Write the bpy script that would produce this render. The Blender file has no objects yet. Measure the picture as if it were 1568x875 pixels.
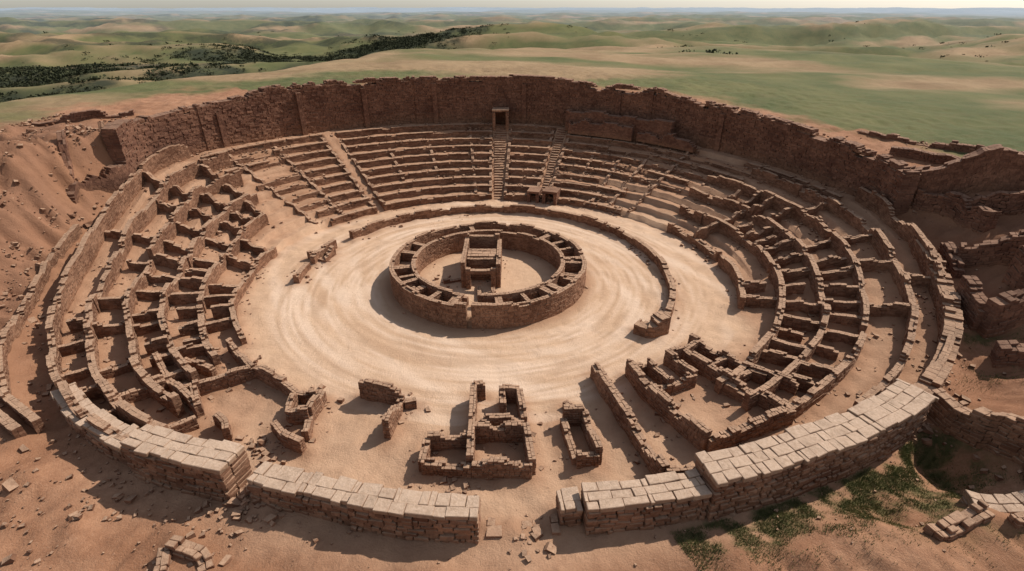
import bpy, math
import numpy as np
from mathutils import Vector, kdtree
rng=np.random.default_rng(11)

# ---------------------------------------------------------------- noise
def _h(ix,iy,seed):
    n=(ix.astype(np.int64)*374761393+iy.astype(np.int64)*668265263+seed*1442695)&0x7fffffff
    n=((n^(n>>13))*1274126177)&0x7fffffff
    n=(n^(n>>16))
    return (n&0xffff)/65535.0*2*np.pi
def pn(x,y,seed=0):
    x=np.asarray(x,float); y=np.asarray(y,float)
    ix=np.floor(x); iy=np.floor(y); fx=x-ix; fy=y-iy
    u=fx*fx*fx*(fx*(fx*6-15)+10); v=fy*fy*fy*(fy*(fy*6-15)+10)
    def g(a,b):
        t=_h(ix+a,iy+b,seed); return np.cos(t)*(fx-a)+np.sin(t)*(fy-b)
    return ((g(0,0)*(1-u)+g(1,0)*u)*(1-v)+(g(0,1)*(1-u)+g(1,1)*u)*v)*1.5
def fbm(x,y,o=4,seed=0):
    r=0;a=1.0
    for i in range(o):
        r=r+a*pn(x*2**i+i*17.3,y*2**i-i*9.1,seed+i); a*=.5
    return r
def ss(t):
    t=np.clip(t,0,1); return t*t*(3-2*t)
def tab(d):
    k=sorted(d); xs=np.array(k,float); ys=np.array([d[q] for q in k],float)
    g=np.arange(0,360,1.0); v=np.interp(g,xs,ys,period=360)
    ker=np.array([1,2,3,4,3,2,1.]);ker/=ker.sum()
    v=np.convolve(np.r_[v[-3:],v,v[:3]],ker,'valid')
    return lambda p: np.interp(p,g,v,period=360)

RO=tab({0:43,10:44,45:43,90:42,130:43.5,160:45,172:42,183:39.8,194:39.2,205:37,219:35,232:32.8,243:30.9,255:30.3,270:30.5,282:30.8,295:31.9,307:33.5,323:36.8,340:40.5})
HH=tab({0:4.3,10:5.3,40:6.4,60:7.1,90:7.8,150:7.9,160:7.3,170:5,180:3,190:1.2,200:.3,210:0,320:0,335:.8,350:2.8})
PP=tab({0:8.8,7:9.2,24:10.6,45:12.2,60:13,90:13.5,115:13.8,140:13,160:12.5,175:12,185:9.5,195:5.5,205:2.4,220:.5,250:-.3,280:-.6,300:.2,315:.8,330:2.4,345:5.5})
WW=tab({0:11,5:6,8:1.2,162:1.2,168:4,174:8,182:11,300:10,340:12})
RB=tab({0:170,60:180,95:130,112:95,125:80,180:70,270:80,320:120})
RA=19.0
FK=[.26+.072*k for k in range(10)]
AISLES=[(87.2,91.2),(73.2,76.2),(127,129.5)]

def polar(r,phi):
    p=np.radians(phi); return r*np.cos(p),r*np.sin(p)
def fr(f,phi): return RA+f*(RO(phi)-RA)
def ridges(x,y):
    wx=x+60*pn(x/210,y/210,201); wy=y+50*pn(x/210,y/210,202)
    rid=1-np.sqrt(fbm(wx/240+3,wy/120,4,41)**2+.012)*1.8
    rid2=1-np.sqrt(fbm(wx/95+8,wy/50,4,45)**2+.02)*1.8
    return rid,rid2
def ground_z(x,y,fine=True):
    x=np.asarray(x,float); y=np.asarray(y,float)
    R=np.hypot(x,y); phi=np.degrees(np.arctan2(y,x))%360
    ro=RO(phi); H=HH(phi); P=PP(phi)
    f=(R-RA)/(ro-RA)
    st=0
    for k in range(10): st=st+ss((f-FK[k])/.010)
    st=st/10
    lin=np.clip((f-.26)/.66,0,1)
    m=ss((H-3.5)/2.0)
    for a,b in AISLES: m=m*(1-((phi>a)&(phi<b)))
    z=H*(st*m+lin*(1-m))
    dR=R-ro
    rug=fbm(x/7,y/7,5,5)
    w=WW(phi)
    o=ss(dR/w)
    z=z+(P-H)*o*(dR>0)
    bank=ss((dR-.5)/4)*(1-ss((dR-26)/20))*np.clip(w/8,0,1)
    ridg=1-np.abs(fbm(phi*.22+rug*.3,R*.10,4,31))*2.0
    fine_=1-np.abs(fbm(x/3.2+rug*.4,y/3.2,4,36))*2
    z=z+bank*(rug*.85+ ((ridg-.5)*1.1+fine_*.5)*np.clip((P-H)/8,0.12,1))
    z=z+1.0*((R>7.6)&(R<9.7))*(R<12)
    z=z+fbm(x/2.2,y/2.2,2,3)*(.05+.08*ss((R-20)/4))*(R<90)
    z=z+1.1*np.exp(-(((x-22)/6)**2+((y+32)/2.6)**2))*ss((dR-.3)/3)
    z=z-1.5*np.exp(-(((x-29.0)/1.6)**2+((y+24.5)/3.2)**2))*ss(dR/1.5)
    rb=RB(phi); b=ss((R-rb)/(rb*.9))
    far=ss((R-900)/2500)
    rid,rid2=ridges(x,y)
    L=-2+11*fbm(x/270,y/170,3,21)+9*(rid-.45)+2.8*(rid2-.4)
    L=L*(1-far)+far*(-5+19*fbm(x/1300,y/650,4,61)+9*(1-np.sqrt(fbm(x/620,y/350,4,71)**2+.012)*1.8))
    L=L-4*np.exp(-((R-210)/90)**2)*ss((phi-100)/25)*(phi<200)
    L=np.minimum(L,17+ (L-17)*.15)
    near=ss((R-55)/60)
    plate=P+near*(1.5*fbm(x/85,y/45,4,51)+.35*fbm(x/16,y/12,3,55))-near*ss((R-80)/120)*2
    z=np.where(R>ro+2,(z-P)*(1-b)*(1-near)+plate*(1-b)+L*b,z)
    return z

# ---------------------------------------------------------------- node helpers
def newmat(name,rough=.92):
    m=bpy.data.materials.new(name); m.use_nodes=True
    nt=m.node_tree; b=nt.nodes['Principled BSDF']; b.inputs['Roughness'].default_value=rough
    try: b.inputs['Specular IOR Level'].default_value=.15
    except: pass
    return m,nt,b
def N(nt,t,**k):
    n=nt.nodes.new(t)
    for a,v in k.items(): setattr(n,a,v)
    return n
def noise(nt,vec,scale,detail=5,rough=.6):
    n=N(nt,'ShaderNodeTexNoise'); n.inputs['Scale'].default_value=scale
    n.inputs['Detail'].default_value=detail; n.inputs['Roughness'].default_value=rough
    if vec is not None: nt.links.new(vec,n.inputs['Vector'])
    return n.outputs['Fac']
def mix(nt,fac,a,b,bt='MIX'):
    n=N(nt,'ShaderNodeMix',data_type='RGBA',blend_type=bt)
    def s(sock,v):
        if hasattr(v,'is_linked') or hasattr(v,'links'): nt.links.new(v,sock)
        elif isinstance(v,(int,float)): sock.default_value=v
        else: sock.default_value=(*v,1)
    s(n.inputs[0],fac); s(n.inputs[6],a); s(n.inputs[7],b)
    return n.outputs[2]
def mr(nt,v,a,b,c=0,d=1):
    n=N(nt,'ShaderNodeMapRange'); nt.links.new(v,n.inputs[0])
    for i,q in enumerate((a,b,c,d)): n.inputs[i+1].default_value=q
    return n.outputs[0]
def math_(nt,op,a,b=None):
    n=N(nt,'ShaderNodeMath',operation=op)
    for i,v in enumerate((a,b)):
        if v is None: continue
        if isinstance(v,(int,float)): n.inputs[i].default_value=v
        else: nt.links.new(v,n.inputs[i])
    return n.outputs[0]
def bump(nt,b,h,strength,dist):
    n=N(nt,'ShaderNodeBump'); n.inputs['Strength'].default_value=strength; n.inputs['Distance'].default_value=dist
    nt.links.new(h,n.inputs['Height']); nt.links.new(n.outputs[0],b.inputs['Normal'])

def stone_mat(name,dark,light,top_col,top_amt):
    m,nt,b=newmat(name)
    pos=N(nt,'ShaderNodeNewGeometry')
    at=N(nt,'ShaderNodeAttribute',attribute_name='tint')
    sp=N(nt,'ShaderNodeSeparateColor'); nt.links.new(at.outputs['Color'],sp.inputs[0])
    n1=noise(nt,pos.outputs['Position'],.35,4)
    n2=noise(nt,pos.outputs['Position'],5,6,.7)
    f=math_(nt,'ADD',math_(nt,'MULTIPLY',sp.outputs[0],.75),mr(nt,n1,.3,.7,-.28,.5))
    c=mix(nt,f,dark,light)
    c=mix(nt,mr(nt,n2,.35,.7,0,.6),c,tuple(q*.55 for q in dark))
    c=mix(nt,mr(nt,sp.outputs[2],0,.3,.5,0),c,(.34,.175,.095))
    nx=N(nt,'ShaderNodeSeparateXYZ'); nt.links.new(pos.outputs['True Normal'],nx.inputs[0])
    up=mr(nt,nx.outputs[2],.55,.9,0,top_amt)
    up=math_(nt,'MULTIPLY',up,mr(nt,n2,.35,.62,.5,1))
    c=mix(nt,up,c,top_col)  # upward-facing faces blend to a paler colour
    c=mix(nt,mr(nt,noise(nt,pos.outputs['Position'],.9,8,.75),.5,.72,0,.5),c,tuple(q*.6 for q in dark))
    nt.links.new(c,b.inputs['Base Color'])
    bump(nt,b,noise(nt,pos.outputs['Position'],6,8,.78),.85,.10)
    return m
M_st=stone_mat('weathered_stone',(.16,.073,.042),(.41,.22,.132),(.58,.375,.245),.82)
M_dk=stone_mat('dark_brick_stone',(.14,.064,.041),(.31,.155,.096),(.43,.265,.175),.6)
M_pl=stone_mat('pale_slab_stone',(.33,.20,.127),(.54,.36,.24),(.68,.495,.36),.85)

m,nt,b=newmat('earth_and_grass',.97); M_gr=m
pos=N(nt,'ShaderNodeNewGeometry').outputs['Position']
at=N(nt,'ShaderNodeAttribute',attribute_name='zone'); sp=N(nt,'ShaderNodeSeparateColor'); nt.links.new(at.outputs['Color'],sp.inputs[0])
at2=N(nt,'ShaderNodeAttribute',attribute_name='land'); s2=N(nt,'ShaderNodeSeparateColor'); nt.links.new(at2.outputs['Color'],s2.inputs[0])
at3=N(nt,'ShaderNodeAttribute',attribute_name='soil'); s3=N(nt,'ShaderNodeSeparateColor'); nt.links.new(at3.outputs['Color'],s3.inputs[0])
nA=noise(nt,pos,.12,6,.6); nB=noise(nt,pos,1.1,8,.72); nC=noise(nt,pos,9,6,.75)
dirt=mix(nt,mr(nt,nA,.35,.65),(.35,.168,.09),(.49,.265,.155))
dirt=mix(nt,mr(nt,nB,.35,.7,0,.75),dirt,(.24,.108,.058))
dirt=mix(nt,mr(nt,nC,.55,.72,0,.5),dirt,(.57,.365,.245))
dirt=mix(nt,math_(nt,'MULTIPLY',s3.outputs[2],mr(nt,nA,.3,.6,.35,.85)),dirt,(.255,.13,.078))
sand=mix(nt,mr(nt,nB,.35,.7,0,.55),(.65,.43,.28),(.52,.32,.195))
sand=mix(nt,math_(nt,'MULTIPLY',sp.outputs[1],.85),sand,(.78,.57,.415))
sand=mix(nt,math_(nt,'MULTIPLY',s3.outputs[1],.75),sand,(.46,.28,.17))
c=mix(nt,sp.outputs[0],dirt,sand)
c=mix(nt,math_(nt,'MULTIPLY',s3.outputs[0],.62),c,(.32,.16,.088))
nG=noise(nt,pos,.016,8,.62); nH=noise(nt,pos,.07,8,.7)
tan_=mix(nt,mr(nt,nH,.3,.7),(.42,.285,.16),(.25,.16,.086))
grn=mix(nt,mr(nt,nH,.3,.7),(.088,.108,.042),(.185,.17,.07))
gl=mix(nt,mr(nt,math_(nt,'ADD',math_(nt,'MULTIPLY',nG,.6),math_(nt,'MULTIPLY',s2.outputs[1],.6)),.44,.65),tan_,grn)
gl=mix(nt,mr(nt,noise(nt,pos,.6,6,.75),.45,.7,0,.4),gl,(.17,.125,.06))
c=mix(nt,s2.outputs[0],c,gl)
c=mix(nt,math_(nt,'MULTIPLY',s2.outputs[2],mr(nt,noise(nt,pos,.06,8,.75),.38,.52,.25,1)),c,(.035,.042,.026))
c=mix(nt,math_(nt,'MULTIPLY',sp.outputs[2],mr(nt,nB,.38,.55,.2,.85)),c,(.10,.11,.04))
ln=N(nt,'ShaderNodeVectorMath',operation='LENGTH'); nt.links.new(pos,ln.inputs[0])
c=mix(nt,mr(nt,ln.outputs['Value'],500,3800,0,.9),c,(.34,.40,.46))  # aerial haze painted into the base colour, growing with distance from the site
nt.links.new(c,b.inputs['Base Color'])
hh=math_(nt,'ADD',math_(nt,'MULTIPLY',nB,.6),math_(nt,'MULTIPLY',nC,.3))
bump(nt,b,hh,.9,.28)

def simple(name,c1,c2,sc):
    m,nt,b=newmat(name); g=N(nt,'ShaderNodeNewGeometry')
    nt.links.new(mix(nt,mr(nt,noise(nt,g.outputs['Position'],sc,3),.35,.65),c1,c2),b.inputs['Base Color']); return m
M_shrub=simple('shrub_foliage',(.028,.034,.018),(.065,.068,.032),.5)
M_grass=simple('grass_blades',(.09,.105,.035),(.22,.20,.085),1.5)

def mkobj(name,V,F,mat,parent=None,smooth=False,tint=None,bev=0):
    V=np.asarray(V,np.float32); F=np.asarray(F,np.int32)
    me=bpy.data.meshes.new(name)
    n=F.shape[1]
    me.vertices.add(len(V)); me.vertices.foreach_set('co',V.ravel())
    me.loops.add(F.size); me.loops.foreach_set('vertex_index',F.ravel())
    me.polygons.add(len(F)); me.polygons.foreach_set('loop_start',np.arange(0,F.size,n,dtype=np.int32))
    me.polygons.foreach_set('loop_total',np.full(len(F),n,np.int32))
    me.polygons.foreach_set('use_smooth',np.full(len(F),bool(smooth)))
    me.update(calc_edges=True); me.materials.append(mat)
    if tint is not None:
        a=me.color_attributes.new('tint','FLOAT_COLOR','POINT'); a.data.foreach_set('color',np.asarray(tint,np.float32).ravel())
    o=bpy.data.objects.new(name,me); bpy.context.scene.collection.objects.link(o)
    if parent: o.parent=parent
    if bev:
        md=o.modifiers.new('bevel','BEVEL'); md.width=bev; md.segments=1; md.limit_method='NONE'
    return o
def empty(name):
    o=bpy.data.objects.new(name,None); bpy.context.scene.collection.objects.link(o); return o

# ---------------------------------------------------------------- masonry
BOXF=np.array([[0,1,2,3],[7,6,5,4],[0,4,5,1],[1,5,6,2],[2,6,7,3],[3,7,4,0]])
SAMPLES=[]; CRUMBLE=[]
class Masonry:
    def __init__(s): s.C=[];s.T=[]
    def add(s,C,T,jit=.02):
        if len(C)==0: return
        C=C+rng.uniform(-jit,jit,C.shape); s.C.append(C); s.T.append(T)
    def build(s,name,mat,parent=None,bev=0):
        C=np.concatenate(s.C); T=np.concatenate(s.T); n=len(C)
        F=(BOXF[None]+np.arange(n)[:,None,None]*8).reshape(-1,4)
        T=np.repeat(T,8,0)
        return mkobj(name,C.reshape(-1,3),F[:, ::-1],mat,parent,tint=T,bev=bev)
def wall(B,pts,t=.44,h=1.4,base=None,course=.2,bl=(.2,.5),ruin=.2,sink=.15,leaf=None,jit=.012,sample=True,gap=.007,prot=.016,topj=.02,wl=4.0,notch=None):
    pts=np.asarray(pts,float)
    d=np.r_[0,np.cumsum(np.hypot(*np.diff(pts,axis=0).T))]; L=d[-1]
    n=max(int(L/.3),2); S=np.linspace(0,L,n)
    px=np.interp(S,d,pts[:,0]); py=np.interp(S,d,pts[:,1])
    tx=np.gradient(px); ty=np.gradient(py); l=np.hypot(tx,ty)+1e-9; nx=-ty/l; ny=tx/l
    if base is None:
        zb=np.minimum(ground_z(px+nx*t*.6,py+ny*t*.6),ground_z(px-nx*t*.6,py-ny*t*.6))-sink
        hs=np.full(n,h,float) if np.isscalar(h) else np.interp(S,np.linspace(0,L,len(h)),h)
        hs=hs+sink
    else:
        zb=np.interp(S,np.linspace(0,L,len(base)),base); hs=np.full(n,h,float) if np.isscalar(h) else np.interp(S,np.linspace(0,L,len(h)),h)
    o=rng.uniform(0,999)
    if notch is None: notch=.22 if ruin>=.15 else 0
    nt_=ss((pn(S/2.3+o,S*0+3.3,9)-.24)/.12)
    prof=1-ruin*np.clip(.3+1.5*pn(S/wl+o,S*0+o,7)+.35*pn(S/1.1+o,S*0,8),0,1.3)-notch*nt_
    hs=hs*np.clip(prof,.12,1.1)
    if sample: SAMPLES.append(np.stack([px,py,nx,ny],-1))
    if notch:
        q=nt_>.2
        if q.any(): CRUMBLE.append(np.stack([px,py,nx,ny],-1)[q])
    nc=int(math.ceil(hs.max()/course))+1
    leaf=leaf or (2 if t>=.39 else 1)
    edges=[-t/2,t/2] if leaf==1 else ([-t/2,t*rng.uniform(-.12,.12),t/2] if leaf==2 else [-t/2,-t/6,t/6,t/2])
    for i in range(nc):
        for j in range(leaf):
            lo,hi=bl
            ls=rng.uniform(lo,hi,int(L/lo)+3); e=np.cumsum(ls)-rng.uniform(0,hi*.5); e=np.r_[0,e[(e>lo*.4)&(e<L-lo*.4)],L]
            s0=e[:-1]+gap; s1=e[1:]-gap; sm=(s0+s1)/2
            hm=np.interp(sm,S,hs)
            keep=(i+.55)*course<hm+rng.uniform(-.03,.03,len(sm))
            top=(i+1.55)*course>=hm
            s0,s1,sm,top=s0[keep],s1[keep],sm[keep],top[keep]; k=len(sm)
            if k==0: continue
            g2=gap*.6
            a0=edges[j]+(rng.uniform(-prot,prot,k) if j==0 else g2); a1=edges[j+1]+(rng.uniform(-prot,prot,k) if j==leaf-1 else -g2)
            a0=a0+np.zeros(k); a1=a1+np.zeros(k)
            zt=(i+1)*course-gap*.6+np.where(top,rng.uniform(-topj,topj,k),0); zl=i*course
            C=np.zeros((k,8,3))
            for q,(s,aa,zz) in enumerate([(s0,a0,0),(s1,a0,0),(s1,a1,0),(s0,a1,0),(s0,a0,1),(s1,a0,1),(s1,a1,1),(s0,a1,1)]):
                x=np.interp(s,S,px);y=np.interp(s,S,py);ux=np.interp(s,S,nx);uy=np.interp(s,S,ny)
                C[:,q,0]=x+ux*aa;C[:,q,1]=y+uy*aa;C[:,q,2]=np.interp(s,S,zb)+(zt if zz else zl)
            T=np.stack([rng.uniform(0,1,k),np.full(k,.5),np.full(k,min(1,(i+.5)/max(nc,1))),np.ones(k)],-1)
            B.add(C,T,jit)
def arcpts(fn,p0,p1,step=.7):
    n=max(int(abs(p1-p0)/step),3); p=np.linspace(p0,p1,n); r=fn(p) if callable(fn) else np.full(n,float(fn))
    x,y=polar(r,p); return np.stack([x,y],-1),p
def radial(p,f0,f1,dp=0):
    r0,r1=fr(f0,p),fr(f1,p); x0,y0=polar(r0,p);x1,y1=polar(r1,p+dp)
    n=max(int((r1-r0)/.5),3); return np.stack([np.linspace(x0,x1,n),np.linspace(y0,y1,n)],-1)

# --- central ring
B=Masonry()
p,_=arcpts(9.75,-96.5,261,2); wall(B,p,t=.44,h=2.45,ruin=.10,sink=.1,wl=3)
p,_=arcpts(7.6,-95,258,2); wall(B,p,t=.44,h=2.45,ruin=.10,base=np.full(50,-.1),wl=3)
for ph in (152,170,188,203,214,224,236,247,256,-80,-66,-52,-40,-27,-17,-5,6,18,32,48,104):
    x,y=polar(np.linspace(7.85,9.5,5),ph+rng.uniform(-3,3)); wall(B,np.stack([x,y],-1),t=rng.uniform(.36,.7),h=2.25,base=np.full(5,-.1),ruin=.08,sample=False)
B.build('central_ring_wall',M_st,bev=.015)
# --- central shrine
B=Masonry()
x0,x1=-2.45,1.05
wall(B,[(x0,-2.2),(x0,4.2)],t=.45,h=2.9,ruin=.05); wall(B,[(x1,-2.2),(x1,4.2)],t=.45,h=2.8,ruin=.08)
wall(B,[(x0,4.2),(x1,4.2)],t=.45,h=3.3,ruin=.05); wall(B,[(x0+.3,1.4),(x1-.3,1.4)],t=.45,h=2.6,ruin=.05); wall(B,[(x0+.3,-.4),(x1-.3,-.4)],t=.4,h=2.6,ruin=.05)
wall(B,[(x0+.25,-2.2),(x0+.75,-2.2)],t=.45,h=2.2,ruin=0); wall(B,[(x1-.75,-2.2),(x1-.25,-2.2)],t=.45,h=2.2,ruin=0)
wall(B,[(x0+.26,-2.2),(x1-.26,-2.2)],t=.5,h=.4,base=[1.65]*4,course=.4,bl=(1.2,1.5),ruin=0,sample=False,leaf=1)
for yy in np.arange(-.05,1.2,.62):
    wall(B,[(x0+.28,yy+.2),(x1-.28,yy+.2)],t=.56,h=.22,base=[2.35]*4,course=.22,bl=(.7,1.2),ruin=0,sample=False,leaf=1)
wall(B,[(-.9,-2.6),(-.7,-4.8)],t=.4,h=.5); wall(B,[(.5,-2.8),(.6,-3.8),(1.6,-4.4)],t=.4,h=.45); wall(B,[(-4.6,-1.2),(-2.9,-.6)],t=.4,h=.6)
B.build('central_shrine_ruin',M_st,bev=.015)

# --- arena ring wall
B=Masonry()
for a,b_,h in ((-36,150,1.2),(158,171,1.3),(174,184,1.1)):
    p,_=arcpts(lambda q:18.4+1.2*ss((q+10)/90),a,b_,1.2); wall(B,p,t=.55,h=h,ruin=.18,notch=.15)
wall(B,[(13.2,-10.2),(14.2,-11.0),(15.6,-10.2)],t=1.2,h=1.8,ruin=.2,wl=1.5)
wall(B,[(-20.3,4.6),(-18.2,3.6),(-17.8,5.6)],t=.5,h=1.3,ruin=.4)
B.build('arena_ring_wall',M_st)

# --- seating terraces
seat=empty('amphitheatre_seating')
B=Masonry()
for k in range(10):
    left=156-(.9*(9-k))-rng.uniform(0,3); right=33+rng.uniform(-4,6)+(12 if k<4 else 0)-(18 if k>=8 else 0)
    spans=[(129.5,left),(91.2,127),(76.2,87.2),(right,73.2)]
    for a,b_ in spans:
        nb=max(int((b_-a)/9),1); ee=np.linspace(a,b_,nb+1)
        for i in range(nb):
            aa=ee[i]; cc=ee[i+1]
            ru=.06
            if aa<62 or aa>136: ru=.22
            if rng.random()<.06 and (aa<62 or aa>140): continue
            off=rng.uniform(-.0025,.0025)
            p,q=arcpts(lambda u:fr(FK[k]+.006+off,u),aa,cc,.6)
            H=HH(q); hh_=H/10+.24
            wall(B,p,t=.55,h=hh_-.14,base=H*k/10-.12,ruin=ru,course=.2,bl=(.3,.7),jit=.012,prot=.02,notch=(.4 if ru>.1 else 0))
            if ru<.1 or rng.random()<.55:
                fs_=np.linspace(0,1,len(p))
                cutn=rng.integers(1,5); cu=np.sort(rng.uniform(0,1,cutn)); ends=[0,*cu,1]
                for u0,u1 in zip(ends[:-1],ends[1:]):
                    u1=u1-rng.uniform(0,.07)
                    if u1-u0<.08: continue
                    uu=np.linspace(u0,u1,8); pp=np.stack([np.interp(uu,fs_,p[:,0]),np.interp(uu,fs_,p[:,1])],-1)
                    bb_=np.interp(uu,fs_,H*k/10-.12+hh_-.16)+rng.uniform(-.03,.02)
                    wall(B,pp,t=.64,h=.17,base=bb_,ruin=0,course=.17,bl=(.4,1.2),jit=.025,prot=.04,topj=.02,sample=False,leaf=1)
for ph in (45,52,58,65,72.7,76.7,86.8,91.6,96.5,107,117,126.6,129.9,140,149):
    f1=.90 if ph not in (65,107,117,52,58) else .72
    f0=.27 if ph not in (107,117,65) else .45
    p=radial(ph,f0,f1); z=ground_z(*polar(np.hypot(p[:,0],p[:,1]),ph))
    zb=np.maximum.accumulate(z)-.6
    wall(B,p,t=.4,h=1.0,base=zb,ruin=.10,sample=False,notch=.2)
B.build('seat_rows',M_st,seat)
# stairs
B=Masonry()
for (a,b_) in AISLES[:2]:
    pm=(a+b_)/2; H=float(HH(pm)); n=30
    for i in range(n):
        f=.262+.655*i/n; r=float(fr(f,pm)); hw=math.radians((b_-a)/2)*r-.35
        cx,cy=polar(r+.28,pm); ux,uy=-math.sin(math.radians(pm)),math.cos(math.radians(pm))
        z=H*(i+.5)/n
        wall(B,[(cx-ux*hw,cy-uy*hw),(cx+ux*hw,cy+uy*hw)],t=.62,h=.32,base=[z-.25]*3,course=.32,bl=(.6,1.2),ruin=.0,sample=False,leaf=1)
B.build('stone_stairway',M_st)

def doorway(name,ph,r,w,h,depth,z,mat):
    e=empty(name); B=Masonry(); ux,uy=-math.sin(math.radians(ph)),math.cos(math.radians(ph)); rx,ry=math.cos(math.radians(ph)),math.sin(math.radians(ph))
    P=lambda a,d:(rx*(r+d)+ux*a,ry*(r+d)+uy*a)
    for s in (-1,1):
        wall(B,[P(s*(w/2+.22),0),P(s*(w/2+.22),depth)],t=.44,h=h+.1,base=[z-.3]*3,course=.23,ruin=0)
    wall(B,[P(-w/2-.5,.3),P(w/2+.5,.3)],t=.6,h=.32,base=[z+h-.2]*3,course=.32,bl=(w+.9,w+1.5),ruin=0,leaf=1)
    for d in np.arange(.92,depth,.6):
        wall(B,[P(-w/2-.5,d),P(w/2+.5,d)],t=.585,h=.28,base=[z+h-.2]*3,course=.28,bl=(w+.9,w+1.5),ruin=0,leaf=1)
    wall(B,[P(-w/2-.3,depth),P(w/2+.3,depth)],t=.44,h=h,base=[z-.2]*3,ruin=0)
    B.build('masonry',mat,e)
doorway('stone_doorway',71.4,24.1,1.2,1.8,2.6,0,M_dk)
doorway('stone_doorway',77.1,24.2,.8,1.6,2.4,0,M_dk)
doorway('stone_doorway',89.2,38.7,1.7,3.0,4.4,float(HH(89.2))*.93,M_st)

# --- tall retaining wall
B=Masonry()
TOP=tab({0:9.6,7:9.9,24:11.2,45:12.7,52:13.0,54:13.9,72:14.1,75:14.6,120:14.9,138:14.7,142:13.8,160:13.0,168:12.4})
ed=[6,20,31,44,56,72,90,108,124,138,150,158,165]
for i in range(len(ed)-1):
    a,b_=ed[i],ed[i+1]; off=rng.uniform(-.15,.15)
    p,q=arcpts(lambda u:RO(u)+.55+off,a-.2,b_+.2,.8); H=HH(q)
    wall(B,p,t=1.7,h=TOP(q)-H+.4+rng.uniform(-.1,.45),base=H-.3,ruin=.08,course=.27,bl=(.35,.85),leaf=2,jit=.028,prot=.07,wl=3,gap=.016,notch=.05)
    wall(B,p,t=1.3,h=.7,base=TOP(q)-.35,ruin=.7,course=.22,leaf=2,jit=.05,notch=.9,wl=1.6,sample=False)
for ph in (41,63,84,104,119,132,147):
    p,q=arcpts(lambda u:RO(u)-.42,ph-.5,ph+.5,.2)
    H=float(HH(ph)); wall(B,p,t=.45,h=float(TOP(ph))-H-.6,base=[H-.2]*3,ruin=.03,course=.27)
p,q=arcpts(lambda u:RO(u)-1.7,50,74,.8); wall(B,p,t=1.4,h=3.4,base=HH(q)-.3,ruin=.14)
p,q=arcpts(lambda u:RO(u)-3.0,58,73,.8); wall(B,p,t=1.1,h=2.3,base=HH(q)-.4,ruin=.18)
p,q=arcpts(lambda u:RO(u)-2.6,44,57,.8); wall(B,p,t=1.2,h=1.9,base=HH(q)-.3,ruin=.5)
wall(B,[(44.6,6.2),(48,3.6),(52.5,1.6),(60,0)],t=1.6,h=[4.6,4.4,4,3],ruin=.12,course=.27)
p,q=arcpts(lambda u:RO(u)+.4+ss((u-165)/8)*3,165,174,.8); wall(B,p,t=1.3,h=[4.4,3.0,2.0,1.0],ruin=.35,course=.27)
B.build('retaining_wall',M_dk)

# --- side room ruins
def rooms(name,spec,crosses,mat=M_st):
    B=Masonry()
    for (f,a,b_,h,ru) in spec:
        s=a
        while s<b_:
            e=min(s+rng.uniform(14,30),b_); off=rng.uniform(-.005,.005)
            if e-s>2:
                ph0=rng.uniform(0,9)
                p,q=arcpts(lambda u:fr(f+off+.006*np.sin(u*.25+ph0),u),s,e,.7)
                wall(B,p,t=rng.uniform(.42,.52),h=h*rng.uniform(.97,1.2),ruin=ru)
            s=e+ (rng.uniform(1.0,2.4) if rng.random()<.3 else -.2)
    for (f0,f1,a,b_,dn,pr) in crosses:
        s=a
        while s<b_:
            if rng.random()<pr:
                p=radial(s,f0,f1-(.05 if rng.random()<.2 else 0),rng.uniform(-.7,.7)); wall(B,p,t=rng.uniform(.36,.46),h=rng.uniform(1.05,1.5),ruin=.2,wl=2,notch=.15)
            s+=dn*rng.uniform(.65,1.4)
    B.build(name,mat)
rooms('room_ruins',[(.26,167,212,1.4,.2),(.404,158,217,1.5,.18),(.548,154,221,1.6,.2),(.692,152,226,1.7,.18),(.836,150,231,1.8,.2),(.96,154,234,2.1,.18)],
 [(.26,.404,170,212,6,.6),(.404,.548,158,216,5,.85),(.548,.692,156,222,5,.9),(.692,.836,156,228,5,.8),(.836,.96,158,230,6,.7)])
rooms('room_ruins',[(.26,-16,30,1.3,.2),(.404,-47,33,1.5,.18),(.548,-48,36,1.5,.18),(.692,-46,36,1.5,.2),(.836,-40,30,1.5,.2),(.96,-38,12,1.7,.2)],
 [(.26,.404,-14,24,6,.5),(.404,.548,-46,22,4.6,.9),(.548,.692,-44,26,4.6,.88),(.692,.836,-36,24,8,.45),(.836,.96,-30,16,9,.4)])
B=Masonry()
wall(B,[(-42.5,2),(-41.8,-3.5),(-40,-9.4),(-37.3,-15.2),(-33,-20),(-28.6,-22.6)],t=.5,h=1.3,ruin=.25)
B.build('stone_wall',M_st)
B=Masonry(); wall(B,[(-41,-13.5),(-37.6,-17),(-33.6,-20.8),(-29.2,-23.4)],t=.55,h=1.2,ruin=.35); B.build('stone_wall',M_st)

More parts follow.
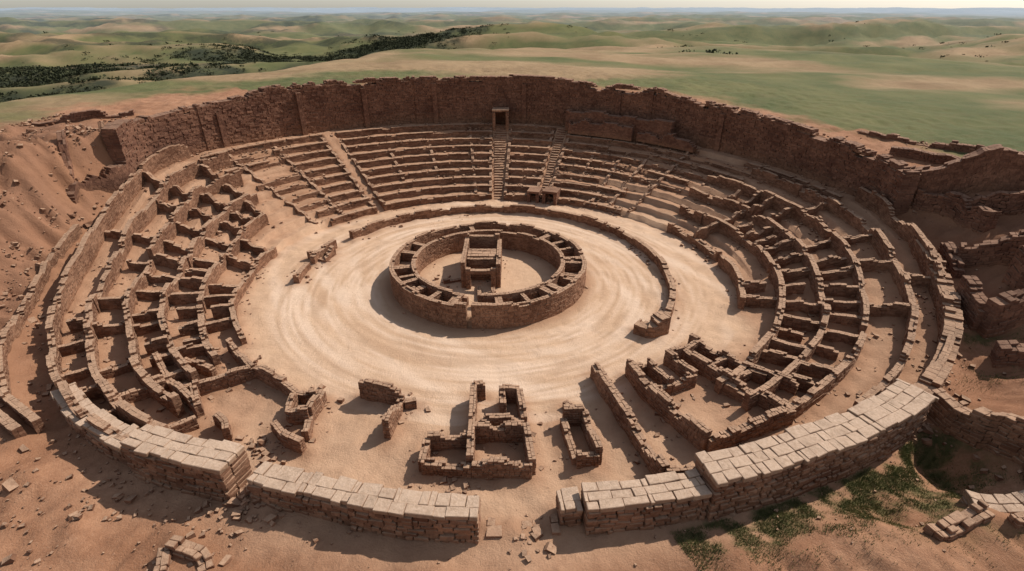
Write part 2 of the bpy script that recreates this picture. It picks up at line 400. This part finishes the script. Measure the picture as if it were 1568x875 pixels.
# --- front ruins
def group(name,walls,mat=M_st):
    B=Masonry()
    for w in walls:
        pts,h=w[0],w[1]; t=w[2] if len(w)>2 else .44
        wall(B,pts,t=t,h=h*1.15,ruin=.2,wl=2.2,notch=.2,jit=.018,topj=.03)
    B.build(name,mat,bev=.018)
group('room_ruin',[([(-8.4,-19.1),(-5.4,-19.9)],1.6),([(-5.3,-19.9),(-5.7,-23.2)],1.6),([(-5.1,-20.2),(-4.3,-20.0)],.7)])
group('room_ruin',[([(-3,-26),(0,-26.2)],1.3),([(0,-26.2),(3.6,-26.3)],1.4),([(-3,-26),(-2.9,-24.1)],1.2),([(-2.9,-24),(-.3,-23.9)],1.2),([(-.1,-26),(-.3,-19.2)],1.5),
  ([(3.6,-26.2),(3.3,-23.3)],1.4),([(-.1,-23.3),(3.3,-23.3)],1.5),([(-.2,-22.4),(3.2,-22.3)],1.2),([(3.2,-22.3),(2.9,-19.8)],1.5),([(1.7,-19.6),(2.9,-19.7)],1.5),([(1.7,-19.6),(1.8,-21.2)],1.6),([(-.3,-19.2),(.5,-19.1)],1.7)])
group('room_ruin',[([(5.8,-21.8),(7.2,-21.7)],1.4),([(7.2,-21.7),(7.7,-25.3)],1.4),([(7.7,-25.3),(6.3,-25.5)],1.1),([(5.8,-21.9),(6.3,-25.4)],.8),([(6.1,-20),(6.8,-20.8)],.6)])
group('room_ruin',[([(8.6,-16.6),(9.4,-20),(10.4,-23.5),(11.3,-26.8)],1.5,.55),([(11.2,-16.6),(12.3,-20),(14.6,-24.3)],1.6,.55),([(12.8,-16.2),(13.9,-18.6)],1.4),([(11.2,-16.6),(12.8,-16.1)],1.1),([(12,-19),(13.9,-18.6)],1.2),
  ([(13.9,-18.6),(15.9,-17.7)],1.2),([(14.4,-15.2),(15.9,-17.7)],1.4),([(15.9,-14.4),(18.3,-18.2),(21.2,-21.6)],1.5,.55),([(14.6,-24.3),(21.2,-21.6)],1.4,.55),([(14.4,-15.2),(15.9,-14.4)],1.2),([(11.3,-26.8),(13.4,-26.6)],1.2),
  ([(17,-12.7),(19.4,-15.6),(22.9,-18.9)],1.3),([(18.3,-18.2),(20.6,-16.8)],1.2),([(16,-14.5),(17.6,-13.2)],1.1),([(17.2,-16.4),(19.2,-15.3)],1.1)])
group('room_ruin',[([(-14.4,-18.2),(-12.6,-19.6),(-11,-19.4)],1.1),([(-11,-19.4),(-11.2,-21.6)],1.3),([(-12.9,-19.6),(-12.6,-21.7),(-11.2,-21.6)],1.2),([(-13.3,-22.4),(-12,-23.8),(-10.7,-24.3)],1.2),([(-11.2,-21.6),(-10.9,-23.4)],1.0)])
group('room_ruin',[([(-25.4,-15.1),(-22.5,-18.2),(-18.9,-21.1)],1.3),([(-20.4,-18.9),(-16.9,-16.8),(-14.1,-18.3)],1.3),([(-22.5,-18.2),(-20.3,-18.8)],1.1),([(-20.5,-13.4),(-17,-17)],1.3),([(-20.4,-18.9),(-18.9,-21.1)],1.2),([(-23,-15.5),(-20.2,-16.6)],1.0),
  ([(-27.5,-18),(-23.5,-21.6)],1.2),([(-25.2,-20.1),(-23,-18)],.9),([(-17.4,-21.8),(-16.3,-22.6),(-15.9,-23.4)],1.1),([(-20.2,-23.4),(-18.6,-22)],.9)])

# --- front perimeter walls
def perim(name,p0,p1,h,t,off=0,ruin=.0,mat=M_st,cap=True):
    e=empty(name); B=Masonry(); p,q=arcpts(lambda u:RO(u)-t/2+off,p0,p1,.8)
    g0=ground_z(p[:,0],p[:,1]); lo=min(g0.min(),-.4)-.2
    hs=np.interp(q,np.linspace(p0,p1,len(h)),h)
    wall(B,p,t=t,h=hs-lo-.3,base=np.full(len(p),lo),ruin=ruin,course=.3,bl=(.28,.95),leaf=2,jit=.05,prot=.07,topj=.0 if cap else .03,gap=.02)
    B.build('masonry',mat,e,bev=.045)
    if cap:
        C=Masonry()
        tb=lo+(np.round((hs-lo-.3)/.3-.05)*.3)
        base0=tb.min(); n=max(int((p1-p0)/4.2),1); ee=np.linspace(0,1,n+1); u_=np.linspace(0,1,len(p))
        for i in range(n):
            uu=np.linspace(ee[i],ee[i+1],7); pp=np.stack([np.interp(uu,u_,p[:,0]),np.interp(uu,u_,p[:,1])],-1)
            wall(C,pp,t=t+.06+rng.uniform(-.10,.10),h=.3,base=np.full(7,base0+rng.uniform(-.04,.04)),ruin=0,course=.3,bl=(.45,1.5),leaf=(3 if t>1.6 else 2),jit=.04,prot=.11,topj=.025,sample=False,gap=.005)
        C.build('cap_slabs',M_pl,e,bev=.03)
perim('perimeter_wall',214,222.5,[1.6,1.6],1.4)
perim('perimeter_wall',222.6,231.5,[1.75,1.75],1.5)
perim('perimeter_wall',231.6,244.0,[2.8,2.8],1.9,.35)
perim('perimeter_wall',246,258,[1.8,1.8],1.5,-.1)
perim('perimeter_wall',258.1,271.3,[2.05,2.05],1.5,.1)
perim('perimeter_wall',272,279.5,[.6,.45,.7],1.1,-.2,.3,M_st,False)
perim('perimeter_wall',279.6,281.9,[1.4,1.4],1.4,-.6)
perim('perimeter_wall',282,294.5,[2.2,2.2],1.7,0)
perim('perimeter_wall',294.6,323.5,[3.0,3.0],2.1,.2)
B=Masonry(); p,q=arcpts(lambda u:RO(u)-.8,324.5,357,.8); wall(B,p,t=1.2,h=[2.0,1.7,1.9,1.6],ruin=.2,leaf=2); B.build('perimeter_wall',M_st)

# --- outlying ruins
def out(pts,h,t=.8,mat=M_dk,ruin=.22,notch=.2): 
    B=Masonry(); wall(B,pts,t=t,h=h,ruin=ruin,notch=notch,course=.25,bl=(.3,.8),jit=.03,prot=.04); B.build('stone_wall',mat,bev=.03)
out([(39.9,-13.2),(44.5,-13.4),(44.8,-9)],3.6,1.2); out([(40,-13),(40.6,-9.6)],3.0,1.0)
out([(43.5,-4.5),(47,-7),(52,-7.5)],3.4,1.2); out([(38.5,-16.4),(41,-17.5)],2.2,1.2)
out([(45.4,4.8),(47.2,1.2),(47.6,-2.4)],2.6,1.0); out([(47.4,1),(50,-.5),(53,-2.5)],2.4,.9); out([(42.6,-6.5),(43.4,-3)],1.8,.8)
out([(30.9,-20.8),(31.7,-23.8),(32.7,-27.2),(33.4,-29.5)],[2.3,2.9,3.1,3.0],.9,M_st,.1,.1)
out([(27.4,-28.8),(29,-29.2),(31.2,-29.0)],1.2,1.2,M_pl,.08,0); out([(23.4,-31.3),(25.4,-30.6),(27.2,-29.9)],1.0,.8,M_st,.2,.1); out([(28,-30.6),(30.5,-30.4)],.8,.6,M_st,.2,0)
out([(-15.4,-30.8),(-13.6,-31.2),(-13.0,-32)],1.0,.7,M_st,.4); out([(-15.6,-31),(-15.2,-32.2)],.7,.6,M_st)
out([(-47,10),(-44.5,5.5)],1.3,.7,M_dk,.5); out([(-44.6,13),(-42,8)],1.3,.7,M_st,.4); out([(46,12),(52,8)],1.2,1,M_dk,.4)
out([(47,20),(60,11)],1.0,1,M_dk,.5); out([(-56,17),(-50,19),(-46,21)],1.1,1.0,M_dk,.5)

# ---------------------------------------------------------------- ground sheet
S=np.concatenate(SAMPLES)
kd=kdtree.KDTree(len(S))
for i,s in enumerate(S): kd.insert((s[0],s[1],0),i)
kd.balance()
NP=1080
phis=np.arange(NP)*360/NP
ins=sorted(set(list(np.linspace(.15,RA,64))+[7.57,7.62,9.66,9.72]))
fs=sorted(set(list(np.round(np.linspace(.01,1,76),4))+[k-.001 for k in FK]+[k+.011 for k in FK]))
dr=list(np.arange(.35,36,.45)); g=36.
while g<9500: g*=1.025; dr.append(g)
ro=RO(phis)
rows=[np.full(NP,r) for r in ins]+[RA+f*(ro-RA) for f in fs]+[ro+d for d in dr]
R=np.array(rows); PH=np.tile(phis,(len(rows),1))
X,Y=polar(R,PH); Z=ground_z(X,Y)
Rf=R.ravel(); Pf=PH.ravel(); xf=X.ravel(); yf=Y.ravel(); rof=RO(Pf); ff=(Rf-RA)/(rof-RA)
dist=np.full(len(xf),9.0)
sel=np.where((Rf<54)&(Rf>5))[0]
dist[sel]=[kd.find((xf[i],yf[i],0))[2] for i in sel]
front_or_side=1-ss((HH(Pf)-3.5)/2)*(ff>.2)*(ff<1.0)
fill=np.exp(-(dist/.75)**2)*front_or_side*(.08+.2*np.clip(.4+fbm(xf/1.8,yf/1.8,2,401),0,1))*np.where(Rf<12,.4,1)
Z=Z+fill.reshape(Z.shape)
nr=len(rows)
idx=np.arange(nr*NP).reshape(nr,NP)
a=idx[:-1]; bb=idx[1:]
F=np.stack([a,bb,np.roll(bb,-1,1),np.roll(a,-1,1)],-1).reshape(-1,4)
V=np.stack([X,Y,Z],-1).reshape(-1,3)
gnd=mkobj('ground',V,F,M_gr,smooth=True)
nz=fbm(xf/6,yf/6,3,81)
front=np.clip(1-np.abs((Pf-270))/50,0,1)
sandm=1-ss((ff+nz*.08-.18)/.30)
sandm=np.maximum(sandm,.7*ss((front)/.4)*(1-ss((Rf-rof+1.5)/5)))
sandm=np.maximum(sandm,.42*(ff<1))
sp_,cp_=np.sin(np.radians(Pf)),np.cos(np.radians(Pf))
trk=ss((pn(Rf*.55+2.2*np.sin(np.radians(Pf*2)),sp_*1.6+cp_*1.1,91)*1.3+.25))*(ff<.25)*ss((Rf-10.5)/2)
fineb=fbm(Rf*2.1+.6*np.sin(np.radians(Pf*3)),sp_*2.2+cp_,2,92)
trk=trk*.65+.45*ss((fineb+.15)*2.2)*(1-ss((ff-.05)/.12))*(Rf>10.6)
dtrk=ss((-fineb-.18)*3)*(1-ss((ff-.1)/.12))*(Rf>10.4)*.6
dtrk=np.maximum(dtrk,.8*np.exp(-((Rf-10.3)/.8)**2))
dRo=Rf-rof
bankm=ss((dRo-.3)/2)*(1-ss((dRo-17-nz*6)/8))*((ss((Pf-158)/6)*(1-ss((Pf-200)/14)))+ss((Pf-330)/10)+(Pf<8))
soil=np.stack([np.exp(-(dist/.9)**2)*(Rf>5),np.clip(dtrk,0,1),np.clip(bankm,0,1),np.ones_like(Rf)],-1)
foot=ss((Pf-289)/6)*(1-ss((Pf-326)/4))*ss((dRo+.2)/.3)*(1-ss((dRo-1.5-nz*1.8)/2.2))
gpatch=np.clip(foot*1.3+np.exp(-(((xf-28.6)/2.2)**2+((yf+24.3)/3.4)**2))*1.3+np.exp(-(((xf-40)/2)**2+((yf+13.5)/1.5)**2))+.9*np.exp(-(((xf-25)/5)**2+((yf+29)/2)**2)),0,1)*(Rf>rof)
gpatch=gpatch*ss((fbm(xf/1.6,yf/1.6,4,140)+.5)/.55)
zone=np.stack([sandm,np.clip(trk,0,1),np.clip(gpatch,0,1),np.ones_like(Rf)],-1)
back=ss((Rf-rof-3-nz*3)/6)*(((Pf<168)&(Pf>3)).astype(float))
back=back*np.where(Pf>135,ss((Rf-rof-14-nz*5)/8),1)*np.where(Pf<25,ss((Rf-rof-6-nz*4)/8),1)
back=np.maximum(back,ss((Rf-85)/25))
rid,rid2=ridges(xf,yf)
greenb=.57+.5*fbm(xf/150,yf/70,4,101)-.42*(rid-.55)-.2*(rid2-.5)
pl=1-ss((Rf-130)/80)
greenb=greenb*(1-pl)+pl*(.28+.6*fbm(xf/60,yf/28,4,104)+.42*(1-ss((Pf-45)/25)))
def line_d(px,py,ax,ay,bx,by):
    dx,dy=bx-ax,by-ay; t=np.clip(((px-ax)*dx+(py-ay)*dy)/(dx*dx+dy*dy),0,1)
    return np.hypot(px-ax-t*dx,py-ay-t*dy),t
dl,tt=line_d(xf,yf,-240,135,-60,440)
scr=ss((1-dl/(100-58*tt)+fbm(xf/34,yf/26,4,111)*.8)/.35)*(Rf>100)
scr2=.75*ss((fbm(xf/120,yf/45,4,115)-.12)/.25)*(Rf>190)*(.35+.65*ss((Pf-70)/30))
land=np.stack([back,np.clip(greenb,0,1),np.maximum(scr*.92,scr2),np.ones_like(Rf)],-1)
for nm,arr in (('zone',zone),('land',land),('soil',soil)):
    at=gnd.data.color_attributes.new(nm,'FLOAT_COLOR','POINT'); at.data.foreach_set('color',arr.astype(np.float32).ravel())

# ---------------------------------------------------------------- rubble
n=10000
c=S[rng.integers(0,len(S),n)]; off=rng.normal(0,1,n)*.7; al=rng.normal(0,.5,n)
x=c[:,0]+c[:,2]*off+c[:,3]*al; y=c[:,1]+c[:,3]*off-c[:,2]*al
kk=fbm(x/3,y/3,2,301)>.0; x=x[kk];y=y[kk]
ex=rng.uniform(-52,52,8000); ey=rng.uniform(-37,20,8000); er=np.hypot(ex,ey); kk=(er>RO(np.degrees(np.arctan2(ey,ex))%360)-1)&(fbm(ex/4,ey/4,2,302)>.02)&((ex<-4)|(rng.random(8000)<.35))
x=np.r_[x,ex[kk]]; y=np.r_[y,ey[kk]]
sz=np.clip(rng.lognormal(-3.05,.6,len(x)),.02,.24)
Cr=np.concatenate(CRUMBLE); n=3600; c=Cr[rng.integers(0,len(Cr),n)]; off=rng.normal(0,1,n)*.65; al=rng.normal(0,.5,n)
x=np.r_[x,c[:,0]+c[:,2]*off+c[:,3]*al]; y=np.r_[y,c[:,1]+c[:,3]*off-c[:,2]*al]; sz=np.r_[sz,np.clip(rng.lognormal(-2.35,.4,n),.05,.2)]
# stones weathering out of the left bank
n=3200; bp=rng.uniform(158,200,n); br=RO(bp)+rng.uniform(.5,16,n); bx_,by_=polar(br,bp); kk=fbm(bx_/3,by_/3,3,303)>.12
x=np.r_[x,bx_[kk]]; y=np.r_[y,by_[kk]]; sz=np.r_[sz,np.clip(rng.lognormal(-2.5,.55,kk.sum()),.04,.36)]
for (ph,r,sg,n,s0) in ((245,30,.9,150,.16),(246,31.6,1.3,60,.1),(276,30.2,1.0,35,.1),(234,34.4,2.0,60,.08),(326,37.6,1.4,120,.13),(322,43,1.3,160,.13),(240,27.5,1.2,70,.1),(228,37.5,2.5,60,.07)):
    cx,cy=polar(r,ph); x=np.r_[x,rng.normal(cx,sg,n)]; y=np.r_[y,rng.normal(cy,sg*.7,n)]; sz=np.r_[sz,np.clip(rng.lognormal(np.log(s0),.45,n),.04,.32)]
keep=~((np.hypot(x,y)<17.3)&(np.hypot(x,y)>10.5)); x=x[keep];y=y[keep];sz=sz[keep];n=len(x)
z=ground_z(x,y)
unit=np.array([[-1,-1,-1],[1,-1,-1],[1,1,-1],[-1,1,-1],[-1,-1,1],[1,-1,1],[1,1,1],[-1,1,1]])*.8
C=unit[None]*(1+rng.uniform(-.35,.35,(n,8,3)))*np.stack([sz*rng.uniform(.8,1.5,n),sz,sz*rng.uniform(.5,.9,n)],-1)[:,None]
an=rng.uniform(0,6.28,n); tl=rng.uniform(-.5,.5,n)
cx=C[:,:,0]*np.cos(tl)[:,None]+C[:,:,2]*np.sin(tl)[:,None]; cz=-C[:,:,0]*np.sin(tl)[:,None]+C[:,:,2]*np.cos(tl)[:,None]
X2=cx*np.cos(an)[:,None]-C[:,:,1]*np.sin(an)[:,None]+x[:,None]; Y2=cx*np.sin(an)[:,None]+C[:,:,1]*np.cos(an)[:,None]+y[:,None]
C=np.stack([X2,Y2,cz+z[:,None]+sz[:,None]*.35+.03],-1)
B=Masonry(); B.add(C,np.stack([rng.uniform(0,1,n),np.full(n,.5),np.full(n,.8),np.ones(n)],-1),0); B.build('rubble_stones',M_st)

# ---------------------------------------------------------------- shrubs + grass
n=17000
t_=rng.uniform(-.15,1.0,n)**1.0; ax=-240+180*t_+rng.normal(0,1,n)*(54-32*t_); ay=135+305*t_+rng.normal(0,1,n)*(42-22*t_)
k=(fbm(ax/34,ay/26,4,111)>-.2)&(np.hypot(ax,ay)>105); ax=ax[k];ay=ay[k]
bx=rng.uniform(-400,400,1500); by=rng.uniform(120,700,1500); kb=fbm(bx/60,by/60,2,130)>.22
ax=np.r_[ax,bx[kb]]; ay=np.r_[ay,by[kb]]
n=len(ax); az=ground_z(ax,ay); sc=rng.uniform(.5,1.6,n); q=20
cen=np.stack([ax,ay,az],-1)[:,None]+rng.normal(0,.5,(n,q,3))*sc[:,None,None]*np.array([1.6,1.6,.42])+np.array([0,0,.3])*sc[:,None,None]
u=rng.normal(0,1,(n,q,3)); u/=np.linalg.norm(u,axis=-1,keepdims=True); v=np.cross(u,rng.normal(0,1,(n,q,3))); v/=np.linalg.norm(v,axis=-1,keepdims=True)
s_=(sc[:,None,None]*rng.uniform(.15,.4,(n,q,1)))
Q=np.stack([cen-u*s_,cen+v*s_,cen+u*s_,cen-v*s_],2).reshape(-1,3)
mkobj('distant_shrubs',Q,np.arange(len(Q)).reshape(-1,4),M_shrub)
def tufts(cx,cy,sx,sy,n): return rng.normal(cx,sx,n),rng.normal(cy,sy,n)
pf=rng.uniform(290,326,60000); rf=RO(pf)+np.abs(rng.normal(0,1.8,60000))+.35
L=[polar(rf,pf),tufts(28.7,-24.2,1.2,2.4,14000),tufts(25,-29,3.6,1.4,14000),tufts(40,-13.8,1.6,1.2,5000),tufts(38,-17.6,2,1,3000)]
gx=np.concatenate([a for a,_ in L]); gy=np.concatenate([b for _,b in L]); rr=np.hypot(gx,gy); k=(rr>RO(np.degrees(np.arctan2(gy,gx))%360)+.35)&(fbm(gx/1.6,gy/1.6,4,140)+rng.normal(0,.22,len(gx))>-.05)
gx=gx[k];gy=gy[k]; n=len(gx); gz_=ground_z(gx,gy)
an=rng.uniform(0,6.28,n); w=rng.uniform(.01,.026,n); hgt=rng.uniform(.04,.17,n); lx=rng.normal(0,.06,n); ly=rng.normal(0,.06,n)
Q=np.stack([np.stack([gx-np.cos(an)*w,gy-np.sin(an)*w,gz_-.02],-1),np.stack([gx+np.cos(an)*w,gy+np.sin(an)*w,gz_-.02],-1),np.stack([gx+lx,gy+ly,gz_+hgt],-1)],1).reshape(-1,3)
mkobj('grass',Q,np.arange(len(Q)).reshape(-1,3),M_grass)

# ---------------------------------------------------------------- light, sky, camera
SUN_PHI,SUN_EL=32,46
w=bpy.data.worlds.new('World'); bpy.context.scene.world=w; w.use_nodes=True
nt=w.node_tree; bg=nt.nodes['Background']; sky=nt.nodes.new('ShaderNodeTexSky'); sky.sky_type='NISHITA'; sky.sun_disc=False
sky.sun_elevation=math.radians(SUN_EL); sky.sun_rotation=math.radians(90-SUN_PHI); sky.dust_density=.6; sky.air_density=1.0
hs_=nt.nodes.new('ShaderNodeHueSaturation'); hs_.inputs['Saturation'].default_value=.5
nt.links.new(sky.outputs[0],hs_.inputs['Color']); nt.links.new(hs_.outputs[0],bg.inputs[0]); bg.inputs[1].default_value=.11
l=bpy.data.lights.new('sun','SUN'); l.energy=4.4; l.angle=math.radians(.9); l.color=(1,.94,.86)
lo=bpy.data.objects.new('sun',l); bpy.context.scene.collection.objects.link(lo)
p,e=math.radians(SUN_PHI),math.radians(SUN_EL)
lo.rotation_euler=Vector((math.cos(p)*math.cos(e),math.sin(p)*math.cos(e),math.sin(e))).to_track_quat('Z','Y').to_euler(); lo.location=(60,40,80)
cd=bpy.data.cameras.new('camera'); cam=bpy.data.objects.new('camera',cd); bpy.context.scene.collection.objects.link(cam)
cd.sensor_width=36; cd.lens=18.37; cd.clip_end=20000; cam.location=(2.4,-48.5,25); cam.rotation_euler=(math.radians(61.9),0,0)
sc=bpy.context.scene; sc.camera=cam
sc.view_settings.view_transform='Standard'; sc.view_settings.look='None'; sc.view_settings.exposure=0
